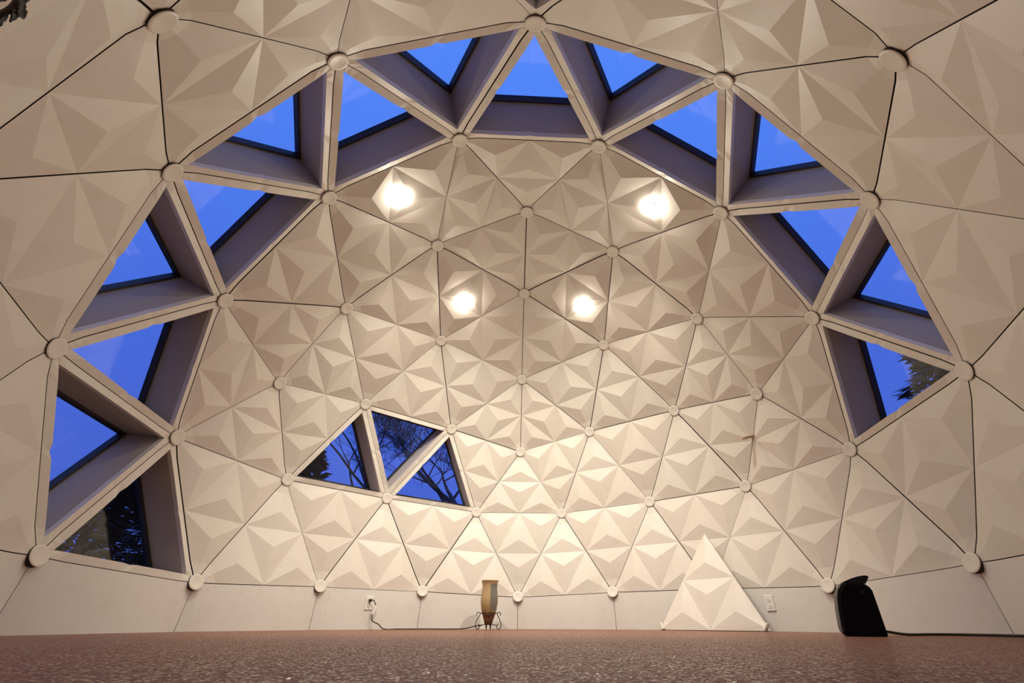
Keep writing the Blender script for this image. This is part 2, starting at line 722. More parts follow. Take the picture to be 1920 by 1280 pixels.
# ------------------------------------------------------------------ windows
def inset_tri(V, n_in, a):
    """triangle V moved inwards by a in its own plane"""
    c = sum(V, Vector()) / 3
    out = []
    for k in range(3):
        u = (V[(k + 1) % 3] - V[k]).normalized()
        w = (V[k - 1] - V[k]).normalized()
        s = u.cross(w).length
        out.append(V[k] + (u + w) * (a / s))
    return out


def make_window(num, tri, label):
    tri = ordered(tri)
    n_in = tri_normal_in(tri)
    V = [HUB[i] for i in tri]
    c = sum(V, Vector()) / 3
    root = tag(empty('window_%d' % num, c), label, kind='structure')
    gaps = [GAP * rnd.choice((0.6, 1.2, 1.8)) for _ in range(3)]
    loop, nt = rim(tri, gaps, extra=(0.3, 0.455))
    A_IN = 0.0172 * R
    plane = [v - n_in * OFF_SEAM for v in V]
    ins = inset_tri(plane, n_in, A_IN)
    mb = MB()
    mb.v = [q for p, q in loop]
    s_in = [0.0, 0.012, 0.05, 0.10, 0.28, 0.452, 0.5, 0.548, 0.72, 0.90, 0.95, 0.988]
    h_in = [0.0030, 0.0038, 0.0058, 0.0066, 0.007, 0.007, 0.0005, 0.007, 0.007, 0.0066, 0.0058, 0.0038]
    inner, lip = [], []
    for k in range(3):
        for s, hh in zip(s_in, h_in):
            p = ins[k].lerp(ins[(k + 1) % 3], s)
            side = (c - ins[k].lerp(ins[(k + 1) % 3], 0.5)).normalized()
            notch = -0.004 if abs(s - 0.5) < 0.01 else 0.0
            mb.v.append(p + n_in * hh + side * notch)
            inner.append(len(mb.v) - 1)
    for k in range(3 * nt):
        mb.v.append(mb.v[inner[k]] - n_in * 0.028)
        lip.append(len(mb.v) - 1)
    N = 3 * nt
    for k in range(N):
        k2 = (k + 1) % N
        mb.f.append((k, k2, inner[k2], inner[k]))
        mb.m.append(0)
        mb.f.append((inner[k], inner[k2], lip[k2], lip[k]))
        mb.m.append(0)
    back = skirt(mb, loop, list(range(N)))
    for k in range(N):
        k2 = (k + 1) % N
        mb.f.append((back[k], lip[k], lip[k2], back[k2]))
        mb.m.append(0)
    to_local(mb.build('frame', [M_PANEL, M_SEAL_AND_SHADE], root), c)
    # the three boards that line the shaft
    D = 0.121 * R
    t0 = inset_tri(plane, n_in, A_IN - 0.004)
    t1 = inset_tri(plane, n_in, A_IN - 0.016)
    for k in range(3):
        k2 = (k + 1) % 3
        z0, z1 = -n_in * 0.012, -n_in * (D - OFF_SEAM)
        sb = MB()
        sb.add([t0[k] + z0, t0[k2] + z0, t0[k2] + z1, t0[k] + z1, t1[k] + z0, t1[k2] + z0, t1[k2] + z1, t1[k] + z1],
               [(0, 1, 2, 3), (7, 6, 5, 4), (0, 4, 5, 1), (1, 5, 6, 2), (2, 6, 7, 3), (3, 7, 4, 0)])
        to_local(sb.build('shaft_wall', [M_SHAFT_SHADED], root), c)
    # dark sash that holds the pane
    so = inset_tri(plane, n_in, A_IN - 0.0035)
    si = inset_tri(plane, n_in, A_IN + 0.011)
    za, zb = -n_in * (D - OFF_SEAM - 0.028), -n_in * (D - OFF_SEAM + 0.012)
    sm = MB()
    vs = [p + za for p in so] + [p + za for p in si] + [p + zb for p in so] + [p + zb for p in si]
    fs = []
    for k in range(3):
        k2 = (k + 1) % 3
        fs += [(k, k2, 3 + k2, 3 + k), (3 + k, 3 + k2, 9 + k2, 9 + k), (6 + k2, 6 + k, 9 + k, 9 + k2), (k2, k, 6 + k, 6 + k2)]
    sm.add(vs, fs)
    to_local(sm.build('sash', [M_SASH], root), c)
    pi = inset_tri(plane, n_in, A_IN + 0.005)
    zp, zq = -n_in * (D - OFF_SEAM - 0.006), -n_in * (D - OFF_SEAM)
    pm = MB()
    pm.add([p + zp for p in pi] + [p + zq for p in pi], [(0, 1, 2), (5, 4, 3), (0, 3, 4, 1), (1, 4, 5, 2), (2, 5, 3, 0)])
    to_local(pm.build('pane', [M_GLASS], root), c)


for fs_, (num, t, lab) in WIN_SETS.items():
    make_window(num, tuple(H[i] for i in t), lab)

# ------------------------------------------------------------------ base wall, one flat board between each pair of base hubs
wall_riser = tag(empty('wall_base', (0, 0, 0)), 'low off-white base wall of flat boards under the dome', kind='structure')
ring = sorted(base_hubs, key=lambda i: math.atan2(UNIT[i].x, UNIT[i].y) % (2 * math.pi))
for k in range(15):
    i, j = ring[k], ring[(k + 1) % 15]
    if {i, j} == {H[50], H[51]}:
        continue
    top = [(0.0, 0), (T_ROWS[0], 0), (T_ROWS[1], 0), (T_ROWS[2], 0), (0.5, 0), (1 - T_ROWS[2], 0), (1 - T_ROWS[1], 0), (1 - T_ROWS[0], 0), (1.0, 0)]
    tp = [edge_pt(i, j, t) for t, _ in top]
    bi = Vector((HUB[i].x, HUB[i].y, 0)) * 1.024
    bj = Vector((HUB[j].x, HUB[j].y, 0)) * 1.024
    bi.z = bj.z = 0.0
    d = (bj - bi).normalized()
    out = Vector((-d.y, d.x, 0))
    if out.dot(bi) < 0:
        out = -out
    rm = MB()
    ts = [0.0] + [t for t, _ in top[1:-1]] + [1.0]
    nT = len(ts)
    vin, vout = [], []
    gs = GAP * 1.0
    for q, t in enumerate(ts):
        dd = d * (gs if q == 0 else (-gs if q == nT - 1 else 0))
        vin.append(tp[q] + dd - Vector((0, 0, GAP * 1.1)))
    for q, t in enumerate(ts):      # mid height fold: the tabs soften away from the hub
        dd = d * (gs if q == 0 else (-gs if q == nT - 1 else 0))
        pm_ = tp[q].lerp(bi.lerp(bj, t), 0.35)
        chord = edge_pt(i, j, 0.5) - (HUB[i] + HUB[j]) / 2
        vin.append(pm_ + dd)
    for q, t in enumerate(ts):
        dd = d * (gs if q == 0 else (-gs if q == nT - 1 else 0))
        vin.append(bi.lerp(bj, t) + dd + out * 0.004)
    vout = []
    for row in range(3):
        for q, t in enumerate(ts):
            base_p = (tp[q], tp[q].lerp(bi.lerp(bj, t), 0.35), bi.lerp(bj, t))[row]
            rad = Vector((base_p.x, base_p.y, 0)).normalized()
            vout.append(base_p + (rad if q in (0, nT - 1) else out) * 0.035)
    rm.v = vin + vout
    for row in range(2):
        for q in range(nT - 1):
            a = row * nT + q
            rm.f.append((a, a + 1, a + nT + 1, a + nT))
            rm.m.append(0)
            a2 = a + 3 * nT
            rm.f.append((a2 + nT, a2 + nT + 1, a2 + 1, a2))
            rm.m.append(0)
    bord = list(range(nT)) + [2 * nT - 1] + list(range(3 * nT - 1, 2 * nT - 1, -1)) + [nT]
    for q in range(len(bord)):
        a, b2 = bord[q], bord[(q + 1) % len(bord)]
        rm.f.append((a, a + 3 * nT, b2 + 3 * nT, b2))
        rm.m.append(1 if q < nT - 1 else 0)
    rm.build('panel', [M_RISER, M_SEAL_AND_SHADE], wall_riser)

# ------------------------------------------------------------------ floor and ground
fm = MB()
seg = 90
RF = 1.09 * R
fm.add([(RF * math.sin(2 * math.pi * k / seg), RF * math.cos(2 * math.pi * k / seg), 0) for k in range(seg)] +
       [(RF * math.sin(2 * math.pi * k / seg), RF * math.cos(2 * math.pi * k / seg), -0.1) for k in range(seg)],
       [tuple(range(seg))[::-1], tuple(range(seg, 2 * seg))] + [(k, (k + 1) % seg, seg + (k + 1) % seg, seg + k) for k in range(seg)])
tag(fm.build('floor', [M_FLOOR]), 'speckled reddish brown floor of the dome', kind='structure')
gm = MB()
gm.box((-60, -60, -0.5), (60, 60, -0.12))
tag(gm.build('ground', [M_GROUND]), 'dark ground outside the dome at dusk', kind='structure')


# ------------------------------------------------------------------ four ceiling lights
def ceiling_light(tri_ids, outer, label, aim, spread=125, power=1.0):
    tri = tuple(H[i] for i in tri_ids)
    n_in = tri_normal_in(tri)
    c = sum((HUB[i] for i in tri), Vector()) / 3
    p = c.lerp(HUB[H[outer]], 0.115) - n_in * (OFF_SEAM - APEX * 0.75)
    root = tag(empty('ceiling_light', p), label, 'light', 'round ceiling lights')
    root.rotation_mode = 'QUATERNION'
    root.rotation_quaternion = n_in.to_track_quat('Z', 'Y')
    b = MB()
    b.lathe([(0.046, -0.012), (0.050, 0.0), (0.050, 0.008), (0.046, 0.011), (0.0, 0.011)], 28)
    b.build('housing', [M_CHROME], root, smooth=False)
    b = MB()
    b.lathe([(0.0, 0.0235), (0.022, 0.0225), (0.040, 0.0195), (0.051, 0.0155), (0.054, 0.0125), (0.052, 0.0112), (0.0, 0.0110)], 28)
    b.build('lens', [M_LAMP], root, smooth=True)
    ld = bpy.data.lights.new('flood_beam', 'SPOT')
    ld.energy = BEAM_WATTS * power
    ld.color = LAMP_COLOR
    ld.spot_size = math.radians(spread)
    ld.spot_blend = 1.0
    ld.shadow_soft_size = 0.03
    lo = bpy.data.objects.new('flood_beam', ld)
    COL.objects.link(lo)
    lo.parent = root
    src = p + n_in * 0.058
    aim_dir = (Vector(aim) - src).normalized()
    wm = (-aim_dir).to_track_quat('Z', 'Y').to_matrix().to_4x4()
    wm.translation = src
    rm_ = root.rotation_quaternion.to_matrix().to_4x4()
    rm_.translation = p
    lo.matrix_local = rm_.inverted() @ wm


ceiling_light((4, 5, 9), 9, 'glowing round ceiling light, upper left of the four', (-0.5, 2.0, 0.2), 112, 1.3)
ceiling_light((2, 3, 7), 7, 'glowing round ceiling light, upper right of the four', (0.5, 2.0, 0.2), 112, 1.3)
ceiling_light((1, 5, 10), 10, 'glowing round ceiling light, lower left of the four', (-0.30, 1.4, 0.0), 116, 0.64)
ceiling_light((1, 2, 6), 6, 'glowing round ceiling light, lower right of the four', (0.30, 1.4, 0.0), 116, 0.64)


# ------------------------------------------------------------------ spare panel leaning on the wall
def leaning_panel():
    BL = Vector((1.085, 1.480, 0.0)) * K
    BR = Vector((1.600, 0.870, 0.0)) * K
    BL.z = BR.z = 0.005
    TP = Vector((1.462, 1.277, 0.688)) * K
    u = (BR - BL).normalized()
    nrm = u.cross(TP - BL).normalized()
    if nrm.dot(CEN - BL) < 0:
        nrm = -nrm
    root = tag(empty('spare_dome_panel', (BL + BR) / 2), 'loose white triangular dome panel leaning against the wall on the floor', 'panel')
    corners = [BL, BR, TP]
    cen = (BL + BR + TP) / 3
    h = 0.023
    th = 0.016
    mb = MB()
    # rim points: corner replaced by two points near it (trimmed tips)
    tt = 0.045
    pts, ids = [], {}

    def add(key, p):
        ids[key] = len(mb.v)
        mb.v.append(p)
    for k in range(3):
        add(('c', k), corners[k])
    for k in range(3):
        k2 = (k + 1) % 3
        add(('a', k), corners[k].lerp(corners[k2], 0.085))
        add(('m', k), corners[k].lerp(corners[k2], 0.5))
        add(('b', k), corners[k].lerp(corners[k2], 1 - 0.085))
    for k in range(3):
        kp = (k - 1) % 3
        A = (corners[k] + mb.v[ids['m', k]] + mb.v[ids['m', kp]]) / 3 + nrm * h
        add(('A', k), A)
        add(('r', k), (mb.v[ids['a', k]] + mb.v[ids['b', kp]]) / 2 + nrm * h * 0.35)
    add('C', cen + nrm * h)
    F = []
    for k in range(3):
        kp = (k - 1) % 3
        F += [(ids['m', k], ids['m', kp], ids['A', k]), (ids['a', k], ids['m', k], ids['A', k], ids['r', k]),
              (ids['m', kp], ids['b', kp], ids['r', k], ids['A', k]),
              (ids['c', k], ids['a', k], ids['r', k]), (ids['c', k], ids['r', k], ids['b', kp])]
        F.append((ids['m', k], ids['m', (k + 1) % 3], ids['C']))
    outer = []
    for k in range(3):
        outer += [ids['c', k], ids['a', k], ids['m', k], ids['b', k]]
    nb = len(mb.v)
    for i in outer:
        mb.v.append(mb.v[i] - nrm * th)
    for q in range(len(outer)):
        a, b2 = outer[q], outer[(q + 1) % len(outer)]
        F.append((a, nb + q, nb + (q + 1) % len(outer), b2))
    F.append(tuple(range(nb + len(outer) - 1, nb - 1, -1)))
    mb.f = F
    mb.m = [0] * len(F)
    to_local(mb.build('moulded_face', [M_PANEL], root), root.location)
    # curled corner tabs at the two feet and the tip
    for k, nm in ((0, 1), (1, 1)):
        tb = MB()
        c0 = corners[k]
        d1 = (corners[(k + 1) % 3] - c0).normalized()
        d2 = (corners[k - 1] - c0).normalized()
        bis = (d1 + d2).normalized()
        tv = nrm.cross(bis)
        hw = 0.030 if nm else 0.013
        arc = []
        for s in range(7):
            a = math.pi * s / 6
            arc.append(c0 + bis * (0.028 + 0.012 * math.cos(a)) + nrm * (0.002 + 0.020 * math.sin(a)))
        vs = []
        for p in arc:
            vs += [p - tv * hw, p + tv * hw]
        for p in arc:
            q = p + (p - (c0 + bis * 0.028)).normalized() * -0.004
            vs += [q - tv * hw, q + tv * hw]
        fsx = []
        for s in range(6):
            fsx += [(2 * s, 2 * s + 1, 2 * s + 3, 2 * s + 2), (14 + 2 * s, 14 + 2 * s + 2, 14 + 2 * s + 3, 14 + 2 * s + 1)]
            fsx += [(2 * s, 2 * s + 2, 14 + 2 * s + 2, 14 + 2 * s), (2 * s + 1, 14 + 2 * s + 1, 14 + 2 * s + 3, 2 * s + 3)]
        if nm:
            lowest = min(v.z for v in [Vector(x) for x in vs])
            if lowest < 0.002:
                vs = [Vector(x) + Vector((0, 0, 0.002 - lowest)) for x in vs]
        tb.add(vs, fsx)
        to_local(tb.build('corner_tab', [M_PANEL], root), root.location)


leaning_panel()

# ------------------------------------------------------------------ vase in its iron stand
VX, VY = -0.2335 * K, 1.62 * K
PXM = 1 / 199.0


def make_vase():
    root = tag(empty('vase', (VX, VY, 0.05)), 'tall tan glazed pottery vase with a grey band, in iron stand', 'vase')
    # profile (radius, height) above the vase foot
    prof_out = [(0.0, 0.0), (0.036, 0.0), (0.040, 0.004), (0.046, 0.03), (0.057, 0.062), (0.070, 0.100), (0.081, 0.145), (0.088, 0.190), (0.0905, 0.225),
                (0.0885, 0.265), (0.084, 0.305), (0.080, 0.335), (0.079, 0.360), (0.081, 0.385), (0.086, 0.405), (0.090, 0.415)]
    prof_rim = [(0.0915, 0.418), (0.0905, 0.4235), (0.087, 0.4235), (0.0845, 0.418)]
    prof_in = [(0.080, 0.400), (0.073, 0.36), (0.078, 0.30), (0.084, 0.225), (0.074, 0.13), (0.04, 0.02), (0.0, 0.012)]
    b = MB()
    b.lathe(prof_out + [prof_rim[0], prof_rim[-1]] + prof_in, 40)
    mt, n, l, bs = new_mat('vase_glaze')
    tc = n.new('ShaderNodeTexCoord')
    sp = n.new('ShaderNodeSeparateXYZ')
    l.new(tc.outputs['Object'], sp.inputs[0])
    nz = n.new('ShaderNodeTexNoise')
    nz.inputs['Scale'].default_value = 18
    nz.inputs['Detail'].default_value = 5
    l.new(tc.outputs['Object'], nz.inputs['Vector'])
    rp = n.new('ShaderNodeValToRGB')          # foot dark brown, body tan to pale ochre
    ce = rp.color_ramp.elements
    ce[0].position = 0.0
    ce[0].color = (0.13, 0.050, 0.016, 1)
    ce[1].position = 1.0
    ce[1].color = (0.42, 0.27, 0.14, 1)
    for pos, col in ((0.22, (0.18, 0.075, 0.022, 1)), (0.32, (0.33, 0.21, 0.09, 1)), (0.6, (0.46, 0.33, 0.17, 1))):
        q = ce.new(pos)
        q.color = col
    mr = n.new('ShaderNodeMapRange')
    mr.inputs['From Max'].default_value = 0.42
    l.new(sp.outputs['Z'], mr.inputs[0])
    ad = n.new('ShaderNodeMath')
    ad.operation = 'MULTIPLY_ADD'
    ad.inputs[1].default_value = 0.16
    l.new(nz.outputs['Fac'], ad.inputs[0])
    sbb = n.new('ShaderNodeMath')
    sbb.operation = 'SUBTRACT'
    sbb.inputs[1].default_value = 0.08
    l.new(mr.outputs[0], sbb.inputs[0])
    l.new(sbb.outputs[0], ad.inputs[2])
    l.new(ad.outputs[0], rp.inputs[0])
    # grey band down one side: x between 0.02 and 0.09, facing the room
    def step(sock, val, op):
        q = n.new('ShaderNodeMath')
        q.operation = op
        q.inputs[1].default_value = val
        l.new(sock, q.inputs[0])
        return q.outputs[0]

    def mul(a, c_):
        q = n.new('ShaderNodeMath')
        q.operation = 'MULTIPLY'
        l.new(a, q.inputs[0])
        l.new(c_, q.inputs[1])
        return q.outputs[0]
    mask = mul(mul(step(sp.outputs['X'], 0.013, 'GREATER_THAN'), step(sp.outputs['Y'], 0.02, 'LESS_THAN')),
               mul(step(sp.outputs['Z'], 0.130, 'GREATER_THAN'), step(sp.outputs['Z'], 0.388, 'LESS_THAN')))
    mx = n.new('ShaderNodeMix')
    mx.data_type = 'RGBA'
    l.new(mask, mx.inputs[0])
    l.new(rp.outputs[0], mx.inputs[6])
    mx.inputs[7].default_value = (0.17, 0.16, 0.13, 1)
    l.new(mx.outputs[2], bs.inputs['Base Color'])
    bs.inputs['Roughness'].default_value = 0.28
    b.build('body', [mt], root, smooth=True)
    b = MB()
    b.lathe([(0.0895, 0.413), (0.0930, 0.417), (0.0930, 0.4225), (0.0895, 0.4265), (0.0850, 0.4255), (0.0825, 0.421), (0.0835, 0.415)], 40, closed=True)
    b.build('rim', [plain('vase_rim_glaze', (0.62, 0.52, 0.33), 0.3, noise=0.1)], root, smooth=True)


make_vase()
bpy.data.objects['vase'].scale = (0.92, 0.92, 0.915)
bpy.data.objects['vase'].location.z = 0.046


def make_stand():
    root = tag(empty('vase_stand', (VX, VY, 0)), 'black wrought iron scroll stand holding the tan vase', 'stand')
    r = 0.0042

    def ring_(rad, z, nm):
        b = MB()
        n = 36
        pts = [(rad * math.cos(2 * math.pi * k / n), rad * math.sin(2 * math.pi * k / n), z) for k in range(n)]
        vs, fsx = [], []
        sg = 6
        for k in range(n):
            a = 2 * math.pi * k / n
            for q in range(sg):
                f = 2 * math.pi * q / sg
                vs.append(((rad + r * math.cos(f)) * math.cos(a), (rad + r * math.cos(f)) * math.sin(a), z + r * math.sin(f)))
        for k in range(n):
            for q in range(sg):
                fsx.append((k * sg + q, ((k + 1) % n) * sg + q, ((k + 1) % n) * sg + (q + 1) % sg, k * sg + (q + 1) % sg))
        b.add(vs, fsx)
        b.build(nm, [M_IRON], root, smooth=True)
    ring_(0.0815, 0.152, 'upper_ring')
    ring_(0.062, 0.046, 'lower_ring')
    # scroll leg in the r,z plane: top curl, belly, foot curl
    path = [(0.118, 0.128), (0.122, 0.146), (0.112, 0.160), (0.097, 0.160), (0.0865, 0.150), (0.092, 0.132), (0.108, 0.104), (0.122, 0.074), (0.1285, 0.046),
            (0.125, 0.022), (0.112, 0.007), (0.098, 0.008), (0.088, 0.020), (0.088, 0.036), (0.097, 0.048), (0.104, 0.054)]
    for k in range(4):
        a = math.radians(90 * k + 3) if k % 2 == 0 else math.radians(90 * k + 14)
        b = MB()
        b.tube(spline([(p * math.cos(a), p * math.sin(a), z) for p, z in path], 5), r, 6)
        b.build('scroll_leg', [M_IRON], root, smooth=True)
        b = MB()
        b.tube([(0.060 * math.cos(a), 0.060 * math.sin(a), 0.046), (0.0885 * math.cos(a), 0.0885 * math.sin(a), 0.040)], r * 0.9, 6)
        b.build('brace', [M_IRON], root, smooth=True)


make_stand()
bpy.data.objects['vase_stand'].scale = (0.93, 0.93, 0.92)


# ------------------------------------------------------------------ wall outlets on the base boards
def riser_frame(i, j, s, z):
    """point on the inner face of the base board between hubs i and j, with its frame"""
    i, j = H[i], H[j]
    T = edge_pt(i, j, s)
    Bt = Vector((HUB[i].x, HUB[i].y, 0)).lerp(Vector((HUB[j].x, HUB[j].y, 0)), s) * 1.024
    Bt.z = 0
    upw = (T - Bt).normalized()
    p = Bt + (T - Bt) * (z / T.z)
    d = (HUB[j] - HUB[i])
    d.z = 0
    d.normalize()
    nrm = d.cross(upw).normalized()
    if nrm.dot(CEN - p) < 0:
        nrm = -nrm
    xax = upw.cross(nrm).normalized()
    mt = Matrix((xax, nrm * -1, upw)).transposed().to_4x4()      # local -Y faces the room
    mt.translation = p + nrm * 0.0005
    return mt


def outlet(mt, label):
    root = tag(empty('wall_outlet'), label, 'outlet', 'wall outlets')
    root.matrix_world = mt
    b = MB()
    b.box((-0.037, -0.007, -0.0585), (0.037, 0.0, 0.0585))
    o = b.build('cover_plate', [M_WHITEPL], root)
    bevel_mod(o, 0.003)
    for s in (-1, 1):
        b = MB()
        n = 20
        poly = []
        for k in range(n):
            a = 2 * math.pi * k / n
            poly.append((0.0165 * math.cos(a), s * 0.0235 + max(-0.0125, min(0.0125, 0.0165 * math.sin(a)))))
        b.prism(poly, -0.0095, -0.005)
        rcp = b.build('receptacle', [M_WHITEPL], root)
        sl = MB()
        sl.box((-0.0075, -0.0100, s * 0.0235 - 0.001), (-0.0055, -0.0090, s * 0.0235 + 0.007))
        sl.box((0.0055, -0.0100, s * 0.0235 - 0.001), (0.0075, -0.0090, s * 0.0235 + 0.007))
        sl.box((-0.002, -0.0100, s * 0.0235 - 0.009), (0.002, -0.0090, s * 0.0235 - 0.005))
        sl.build('slots', [M_SLOT], rcp)
    b = MB()
    b.tube([(0, -0.0065, 0), (0, -0.0085, 0)], 0.003, 10)
    b.build('screw', [M_WHITEPL], root)
    return root


MT1 = riser_frame(54, 55, 0.478, 0.187 * K)
MT2 = riser_frame(47, 56, 0.508, 0.172 * K)
outlet(MT1, 'white wall outlet with a black plug in it, left of the vase')
outlet(MT2, 'empty white wall outlet to the right of the loose leaning panel')


def vase_cord():
    root = tag(empty('power_cord', MT1.translation), 'thin black power cord plugged in and trailing along the floor to the vase', 'cord')
    inv = Matrix.Translation(-Vector(MT1.translation))

    def put(b, nm, mats, par=root, **kw):
        b.v = [v - Vector(MT1.translation) for v in b.v]
        return b.build(nm, mats, par, **kw)
    b = MB()
    b.box((-0.013, -0.034, 0.0115), (0.013, -0.0105, 0.036), mat=MT1)
    bevel_mod(put(b, 'plug', [M_CORD]), 0.004)
    P = lambda x, y, z: MT1 @ Vector((x, y, z))
    # white inline adapter hanging under the plug
    b = MB()
    ctr = P(0.048, -0.03, -0.058)
    axm = Matrix.Translation(ctr) @ MT1.to_3x3().to_4x4() @ Matrix.Rotation(math.radians(14), 4, 'Y')
    b.box((-0.011, -0.010, -0.042), (0.011, 0.010, 0.042), mat=axm)
    bevel_mod(put(b, 'inline_adapter', [M_WHITEPL]), 0.004)
    top = axm @ Vector((0, 0, 0.042))
    bot = axm @ Vector((0, 0, -0.042))
    b = MB()
    b.tube(spline([P(0.004, -0.034, 0.024), P(0.02, -0.050, 0.026), P(0.034, -0.045, 0.01), top], 6), 0.0042, 8)
    put(b, 'upper_lead', [M_CORD], smooth=True)
    f1 = Vector((-1.035 * K, 1.615 * K, 0.005))
    pts = [bot, bot + Vector((0.012, -0.012, -0.05)), Vector((-1.08 * K, 1.60 * K, 0.045)), f1, Vector((-0.93 * K, 1.66 * K, 0.005)), Vector((-0.80 * K, 1.69 * K, 0.005)), Vector((-0.66 * K, 1.70 * K, 0.005)),
           Vector((-0.52 * K, 1.68 * K, 0.005)), Vector((-0.42 * K, 1.65 * K, 0.010)), Vector((-0.335 * K, 1.63 * K, 0.030)), Vector((-0.285 * K, 1.622 * K, 0.036))]
    b = MB()
    b.tube(spline(pts, 6), 0.0046, 8)
    put(b, 'cord_run', [M_CORD], smooth=True)


vase_cord()


# ------------------------------------------------------------------ black portable heater
def make_heater():
    px = 1 / 428.0
    loc = Vector((1.405 * K, -0.175 * K, 0.0))
    root = tag(empty('portable_heater', loc), 'black plastic portable heater with curled top, standing on the floor', 'heater')
    view = (loc - cam.location)
    ang = math.atan2(view.y, view.x) - math.pi / 2
    root.rotation_euler = (0, 0, ang + math.radians(9))
    root_scale = 1.0
    prof = [(-33, 0), (38, 0), (38, 4), (37, 50), (36, 88), (33, 95), (27, 101), (18, 104), (4, 105), (-8, 103), (-17, 98), (-24, 90), (-30, 74), (-34, 50), (-37, 20), (-36.5, 8)]
    body = [(x * px, z * px) for x, z in prof]
    dep = 0.054
    b = MB()
    b.prism(body, -dep, dep)
    bevel_mod(b.build('body', [M_BLACK], root), 0.010, 3, 0.9)
    # glossy front shell wrapping the curved left side
    fr = [(-9, 105.2), (-19, 100), (-26.5, 91), (-32, 75), (-36, 50), (-39, 20), (-38.2, 8)]
    bk = [(-30, 8), (-31, 20), (-28, 50), (-24, 74), (-18, 88), (-12, 95), (-5, 100)]
    b = MB()
    b.prism([(x * px, z * px) for x, z in fr + bk], -dep - 0.004, dep + 0.004)
    bevel_mod(b.build('front_shell', [M_GLOSSBLK], root), 0.004, 2, 0.9)
    # curled hood over the top
    hood = [(-21, 97), (-18, 102), (-10, 108), (4, 113.5), (18, 117.5), (30, 119), (36, 118), (37, 115), (33, 109), (28, 102), (10, 103), (-8, 100)]
    b = MB()
    b.prism([(x * px, z * px) for x, z in hood], -dep * 0.92, dep * 0.92)
    bevel_mod(b.build('hood', [M_GLOSSBLK], root), 0.003, 2, 0.9)
    # foot and rear grille bars
    b = MB()
    b.box((-0.072, -dep * 0.9, 0.0), (0.083, dep * 0.9, 0.010))
    bevel_mod(b.build('foot', [M_BLACK], root), 0.003)
    for k in range(7):
        z = (26 + 9 * k) * px
        b = MB()
        b.box((0.076, -dep * 0.72, z), (0.0845, dep * 0.72, z + 0.007))
        b.build('rear_louvre', [M_GLOSSBLK], root)
    b = MB()
    b.tube([(0.040, -dep - 0.005, 0.200), (0.040, -dep + 0.004, 0.200)], 0.008, 16)
    b.build('knob', [M_GLOSSBLK], root, smooth=False)
    # mains lead along the base of the wall
    inv = (Matrix.Translation(loc) @ Matrix.Rotation(ang + math.radians(9), 4, 'Z')).inverted()
    pts = [loc + Vector((0.070, 0.03, 0.030)), Vector((1.52 * K, -0.17 * K, 0.02)), Vector((1.62 * K, -0.14 * K, 0.008)), Vector((1.74 * K, -0.115 * K, 0.0075)), Vector((1.84 * K, -0.13 * K, 0.0075)),
           Vector((1.885 * K, -0.22 * K, 0.0075)), Vector((1.90 * K, -0.36 * K, 0.0075)), Vector((1.88 * K, -0.52 * K, 0.0075)), Vector((1.84 * K, -0.68 * K, 0.0075))]
    b = MB()
    b.tube([inv @ p for p in spline(pts, 8)], 0.0065, 8)
    b.build('cord', [M_CORD], root, smooth=True)


make_heater()


# ------------------------------------------------------------------ wooden peg sticking out of a seam
def make_peg():
    a = edge_pt(H[27], H[37], 0.45)
    n_in = -radial(a)
    z = n_in
    root = tag(empty('wooden_peg', a), 'short bare wooden peg sticking out of a wall seam at right', 'peg')
    x = Vector((0, 0, 1)).cross(z).normalized()
    y = z.cross(x)
    mt = Matrix((x, y, z)).transposed().to_4x4()
    b = MB()
    b.box((-0.016, -0.009, -0.012), (0.016, 0.009, 0.150), mat=mt)
    bevel_mod(b.build('stick', [M_WOOD], root), 0.0015)
    b = MB()
    b.tube([mt @ Vector((0.0, -0.0085, 0.11)), mt @ Vector((0.0, -0.012, 0.11))], 0.004, 10)
    b.build('screw_head', [M_SLOT], root)


make_peg()


# ------------------------------------------------------------------ dark leafy wreath at the top left edge
def make_wreath():
    ctr = Vector((-0.930, -1.708, 0.990)) * K + Vector((0.57, 0.785, -0.241)) * 0.012
    d = Vector((-0.57, -0.785, 0.241)).normalized()
    root = tag(empty('leaf_wreath', ctr), 'dark dried leaf wreath on the dome wall at the top left corner', 'wreath')
    x = Vector((0, 0, 1)).cross(d).normalized()
    y = d.cross(x)
    rr = random.Random(3)
    b = MB()
    n = 30
    b.tube([x * 0.034 * math.cos(2 * math.pi * k / n) + y * 0.034 * math.sin(2 * math.pi * k / n) for k in range(n + 1)], 0.005, 6)
    b.build('twig_ring', [M_BARK], root)
    for k in range(34):
        a = 2 * math.pi * k / 34 + rr.uniform(-0.1, 0.1)
        base = (x * math.cos(a) + y * math.sin(a)) * 0.034
        dirv = ((x * math.cos(a) + y * math.sin(a)) * rr.uniform(-0.4, 1.0) + (-x * math.sin(a) + y * math.cos(a)) * 0.9 - d * rr.uniform(0.0, 0.5)).normalized()
        sd = dirv.cross(d).normalized()
        L_, w = rr.uniform(0.022, 0.034), rr.uniform(0.007, 0.010)
        lf = MB()
        nn = dirv.cross(sd).normalized() * 0.0012
        shp = [(0, 0), (0.3, 0.8), (0.6, 1.0), (1.0, 0.0), (0.6, -1.0), (0.3, -0.8)]
        vs = [base + dirv * L_ * s + sd * w * t + nn * (1 + 3 * abs(t)) for s, t in shp] + [base + dirv * L_ * s + sd * w * t + nn * (-1 + 3 * abs(t)) for s, t in shp]
        lf.add(vs, [tuple(range(6)), tuple(range(11, 5, -1))] + [(q, (q + 1) % 6, 6 + (q + 1) % 6, 6 + q) for q in range(6)])
        lf.build('leaf', [M_LEAF], root)


make_wreath()


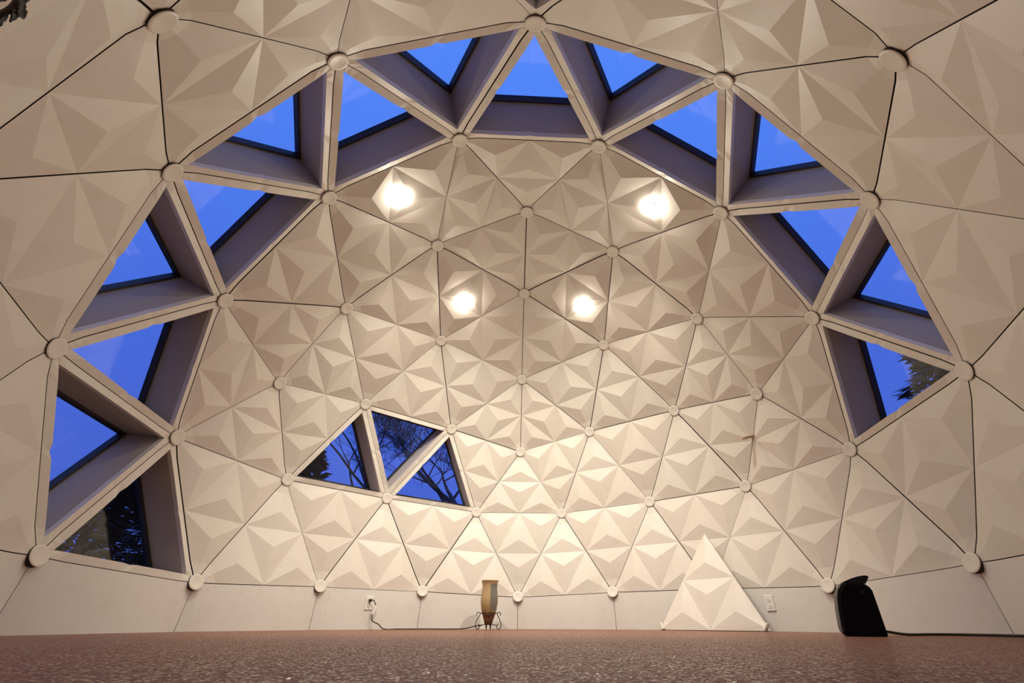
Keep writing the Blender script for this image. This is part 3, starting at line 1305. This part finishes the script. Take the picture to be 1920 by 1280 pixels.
# ------------------------------------------------------------------ trees outside
def bare_tree(loc, height, label, seed, lean=(0, 0), spread=0.6, trunk_r=0.16, depth=6):
    rr = random.Random(seed)
    root = tag(empty('bare_tree', loc), label, 'tree', 'trees outside the dome')
    tr, tw = MB(), MB()

    def grow(p, d, L_, r, lev):
        n = 4
        pts, rads = [p], [r]
        q, dd = p.copy(), d.copy()
        for k in range(n):
            dd = (dd + Vector((rr.uniform(-1, 1), rr.uniform(-1, 1), rr.uniform(-0.5, 0.8))) * 0.16).normalized()
            q = q + dd * L_ / n
            pts.append(q.copy())
            rads.append(max(0.004, r * (1 - 0.55 * (k + 1) / n)))
        (tr if lev < 2 else tw).tube(pts, rads, 7 if lev < 2 else (5 if lev < 4 else 3), caps=False)
        if lev >= depth:
            return
        kids = 3 if lev == 0 else rr.choice((3, 4, 4))
        for k in range(kids):
            i = n if (k == 0 and lev > 0) else rr.choice(range(1, n + 1)) if lev else n - (k % 2)
            a = rr.uniform(0, 2 * math.pi)
            side = Vector((math.cos(a), math.sin(a), rr.uniform(-0.1, 0.5)))
            nd = (dd * (1 - spread * 0.5) + side * spread).normalized()
            grow(pts[i], nd, L_ * rr.uniform(0.58, 0.78), rads[i] * rr.uniform(0.6, 0.8), lev + 1)
    grow(Vector((0, 0, 0)), Vector((lean[0], lean[1], 1)).normalized(), height * 0.42, trunk_r, 0)
    tr.build('trunk', [M_BARK], root, smooth=True, clean=False)
    o = tw.build('branches', [M_BARK], root, clean=False)
    return root


def conifer(loc, height, rad, label, seed, base=0.3, n=2600, group='trees outside the dome', name='evergreen_tree', taper=0.8):
    rr = random.Random(seed)
    root = tag(empty(name, loc), label, 'tree', group)
    b = MB()
    b.tube([(0, 0, 0), (0.02, 0.01, height * 0.5), (0, 0, height * 0.97)], [0.12, 0.07, 0.012], 7)
    b.build('trunk', [M_BARK], root)
    f = MB()
    for k in range(n):
        t = rr.random() ** 0.8
        z = base + (height - base) * t
        a = rr.uniform(0, 2 * math.pi)
        tier = 0.72 + 0.28 * math.sin(z * 9 + a * 2)
        rmax = rad * (1 - t) ** taper * tier + 0.05
        r = rmax * math.sqrt(rr.random())
        p = Vector((r * math.cos(a), r * math.sin(a), z - 0.25 * r))
        dirv = Vector((math.cos(a), math.sin(a), rr.uniform(-0.5, 0.3))).normalized()
        sd = Vector((-math.sin(a), math.cos(a), rr.uniform(-0.5, 0.5))).normalized()
        L_, w = rr.uniform(0.14, 0.26), rr.uniform(0.03, 0.06)
        f.add([p, p + dirv * L_ * 0.5 + sd * w, p + dirv * L_, p + dirv * L_ * 0.5 - sd * w + Vector((0, 0, 0.02))], [(0, 1, 2), (0, 2, 3)])
    f.build('foliage', [M_NEEDLE], root, clean=False)
    return root


def out_at(azd, dist):
    a = math.radians(azd)
    return Vector((cam.location.x + dist * math.sin(a), cam.location.y + dist * math.cos(a), -0.12))


bare_tree(out_at(-6.0, 8.2), 5.6, 'bare tree with thick forked trunk behind the rightmost small window', 5, lean=(-0.25, 0), spread=0.62, trunk_r=0.16)
bare_tree(out_at(-18.0, 19.0), 12.5, 'fine twigged bare tree behind the middle small window', 21, spread=0.66, trunk_r=0.2, depth=7)
conifer(out_at(-27.2, 9.0), 3.75, 0.72, 'evergreen tree beyond the leftmost small window', 4, n=2300, taper=0.6)
conifer(out_at(-54.2, 13.5), 8.2, 1.7, 'tall evergreen at the edge of the left side window', 8, n=5200)
for k, (azd, dist, hh, rad) in enumerate(((-37.6, 7.8, 1.95, 0.62), (-43.8, 10.3, 2.75, 1.05), (-50.5, 7.8, 1.95, 0.62))):
    conifer(out_at(azd, dist), hh, rad, ('dark bushy evergreen, right one of three outside the lowest left window', 'dark bushy evergreen, rear middle one of three outside the lowest left window',
            'dark bushy evergreen, left one of three outside the lowest left window')[k], 30 + k, base=-0.05, n=(2000, 4200, 2000)[k], group='evergreens outside the lowest left window', taper=0.5)
conifer(out_at(51.2, 9.0), 4.75, 1.25, 'evergreen tree top outside the lowest right window', 13, n=4500, taper=0.6)
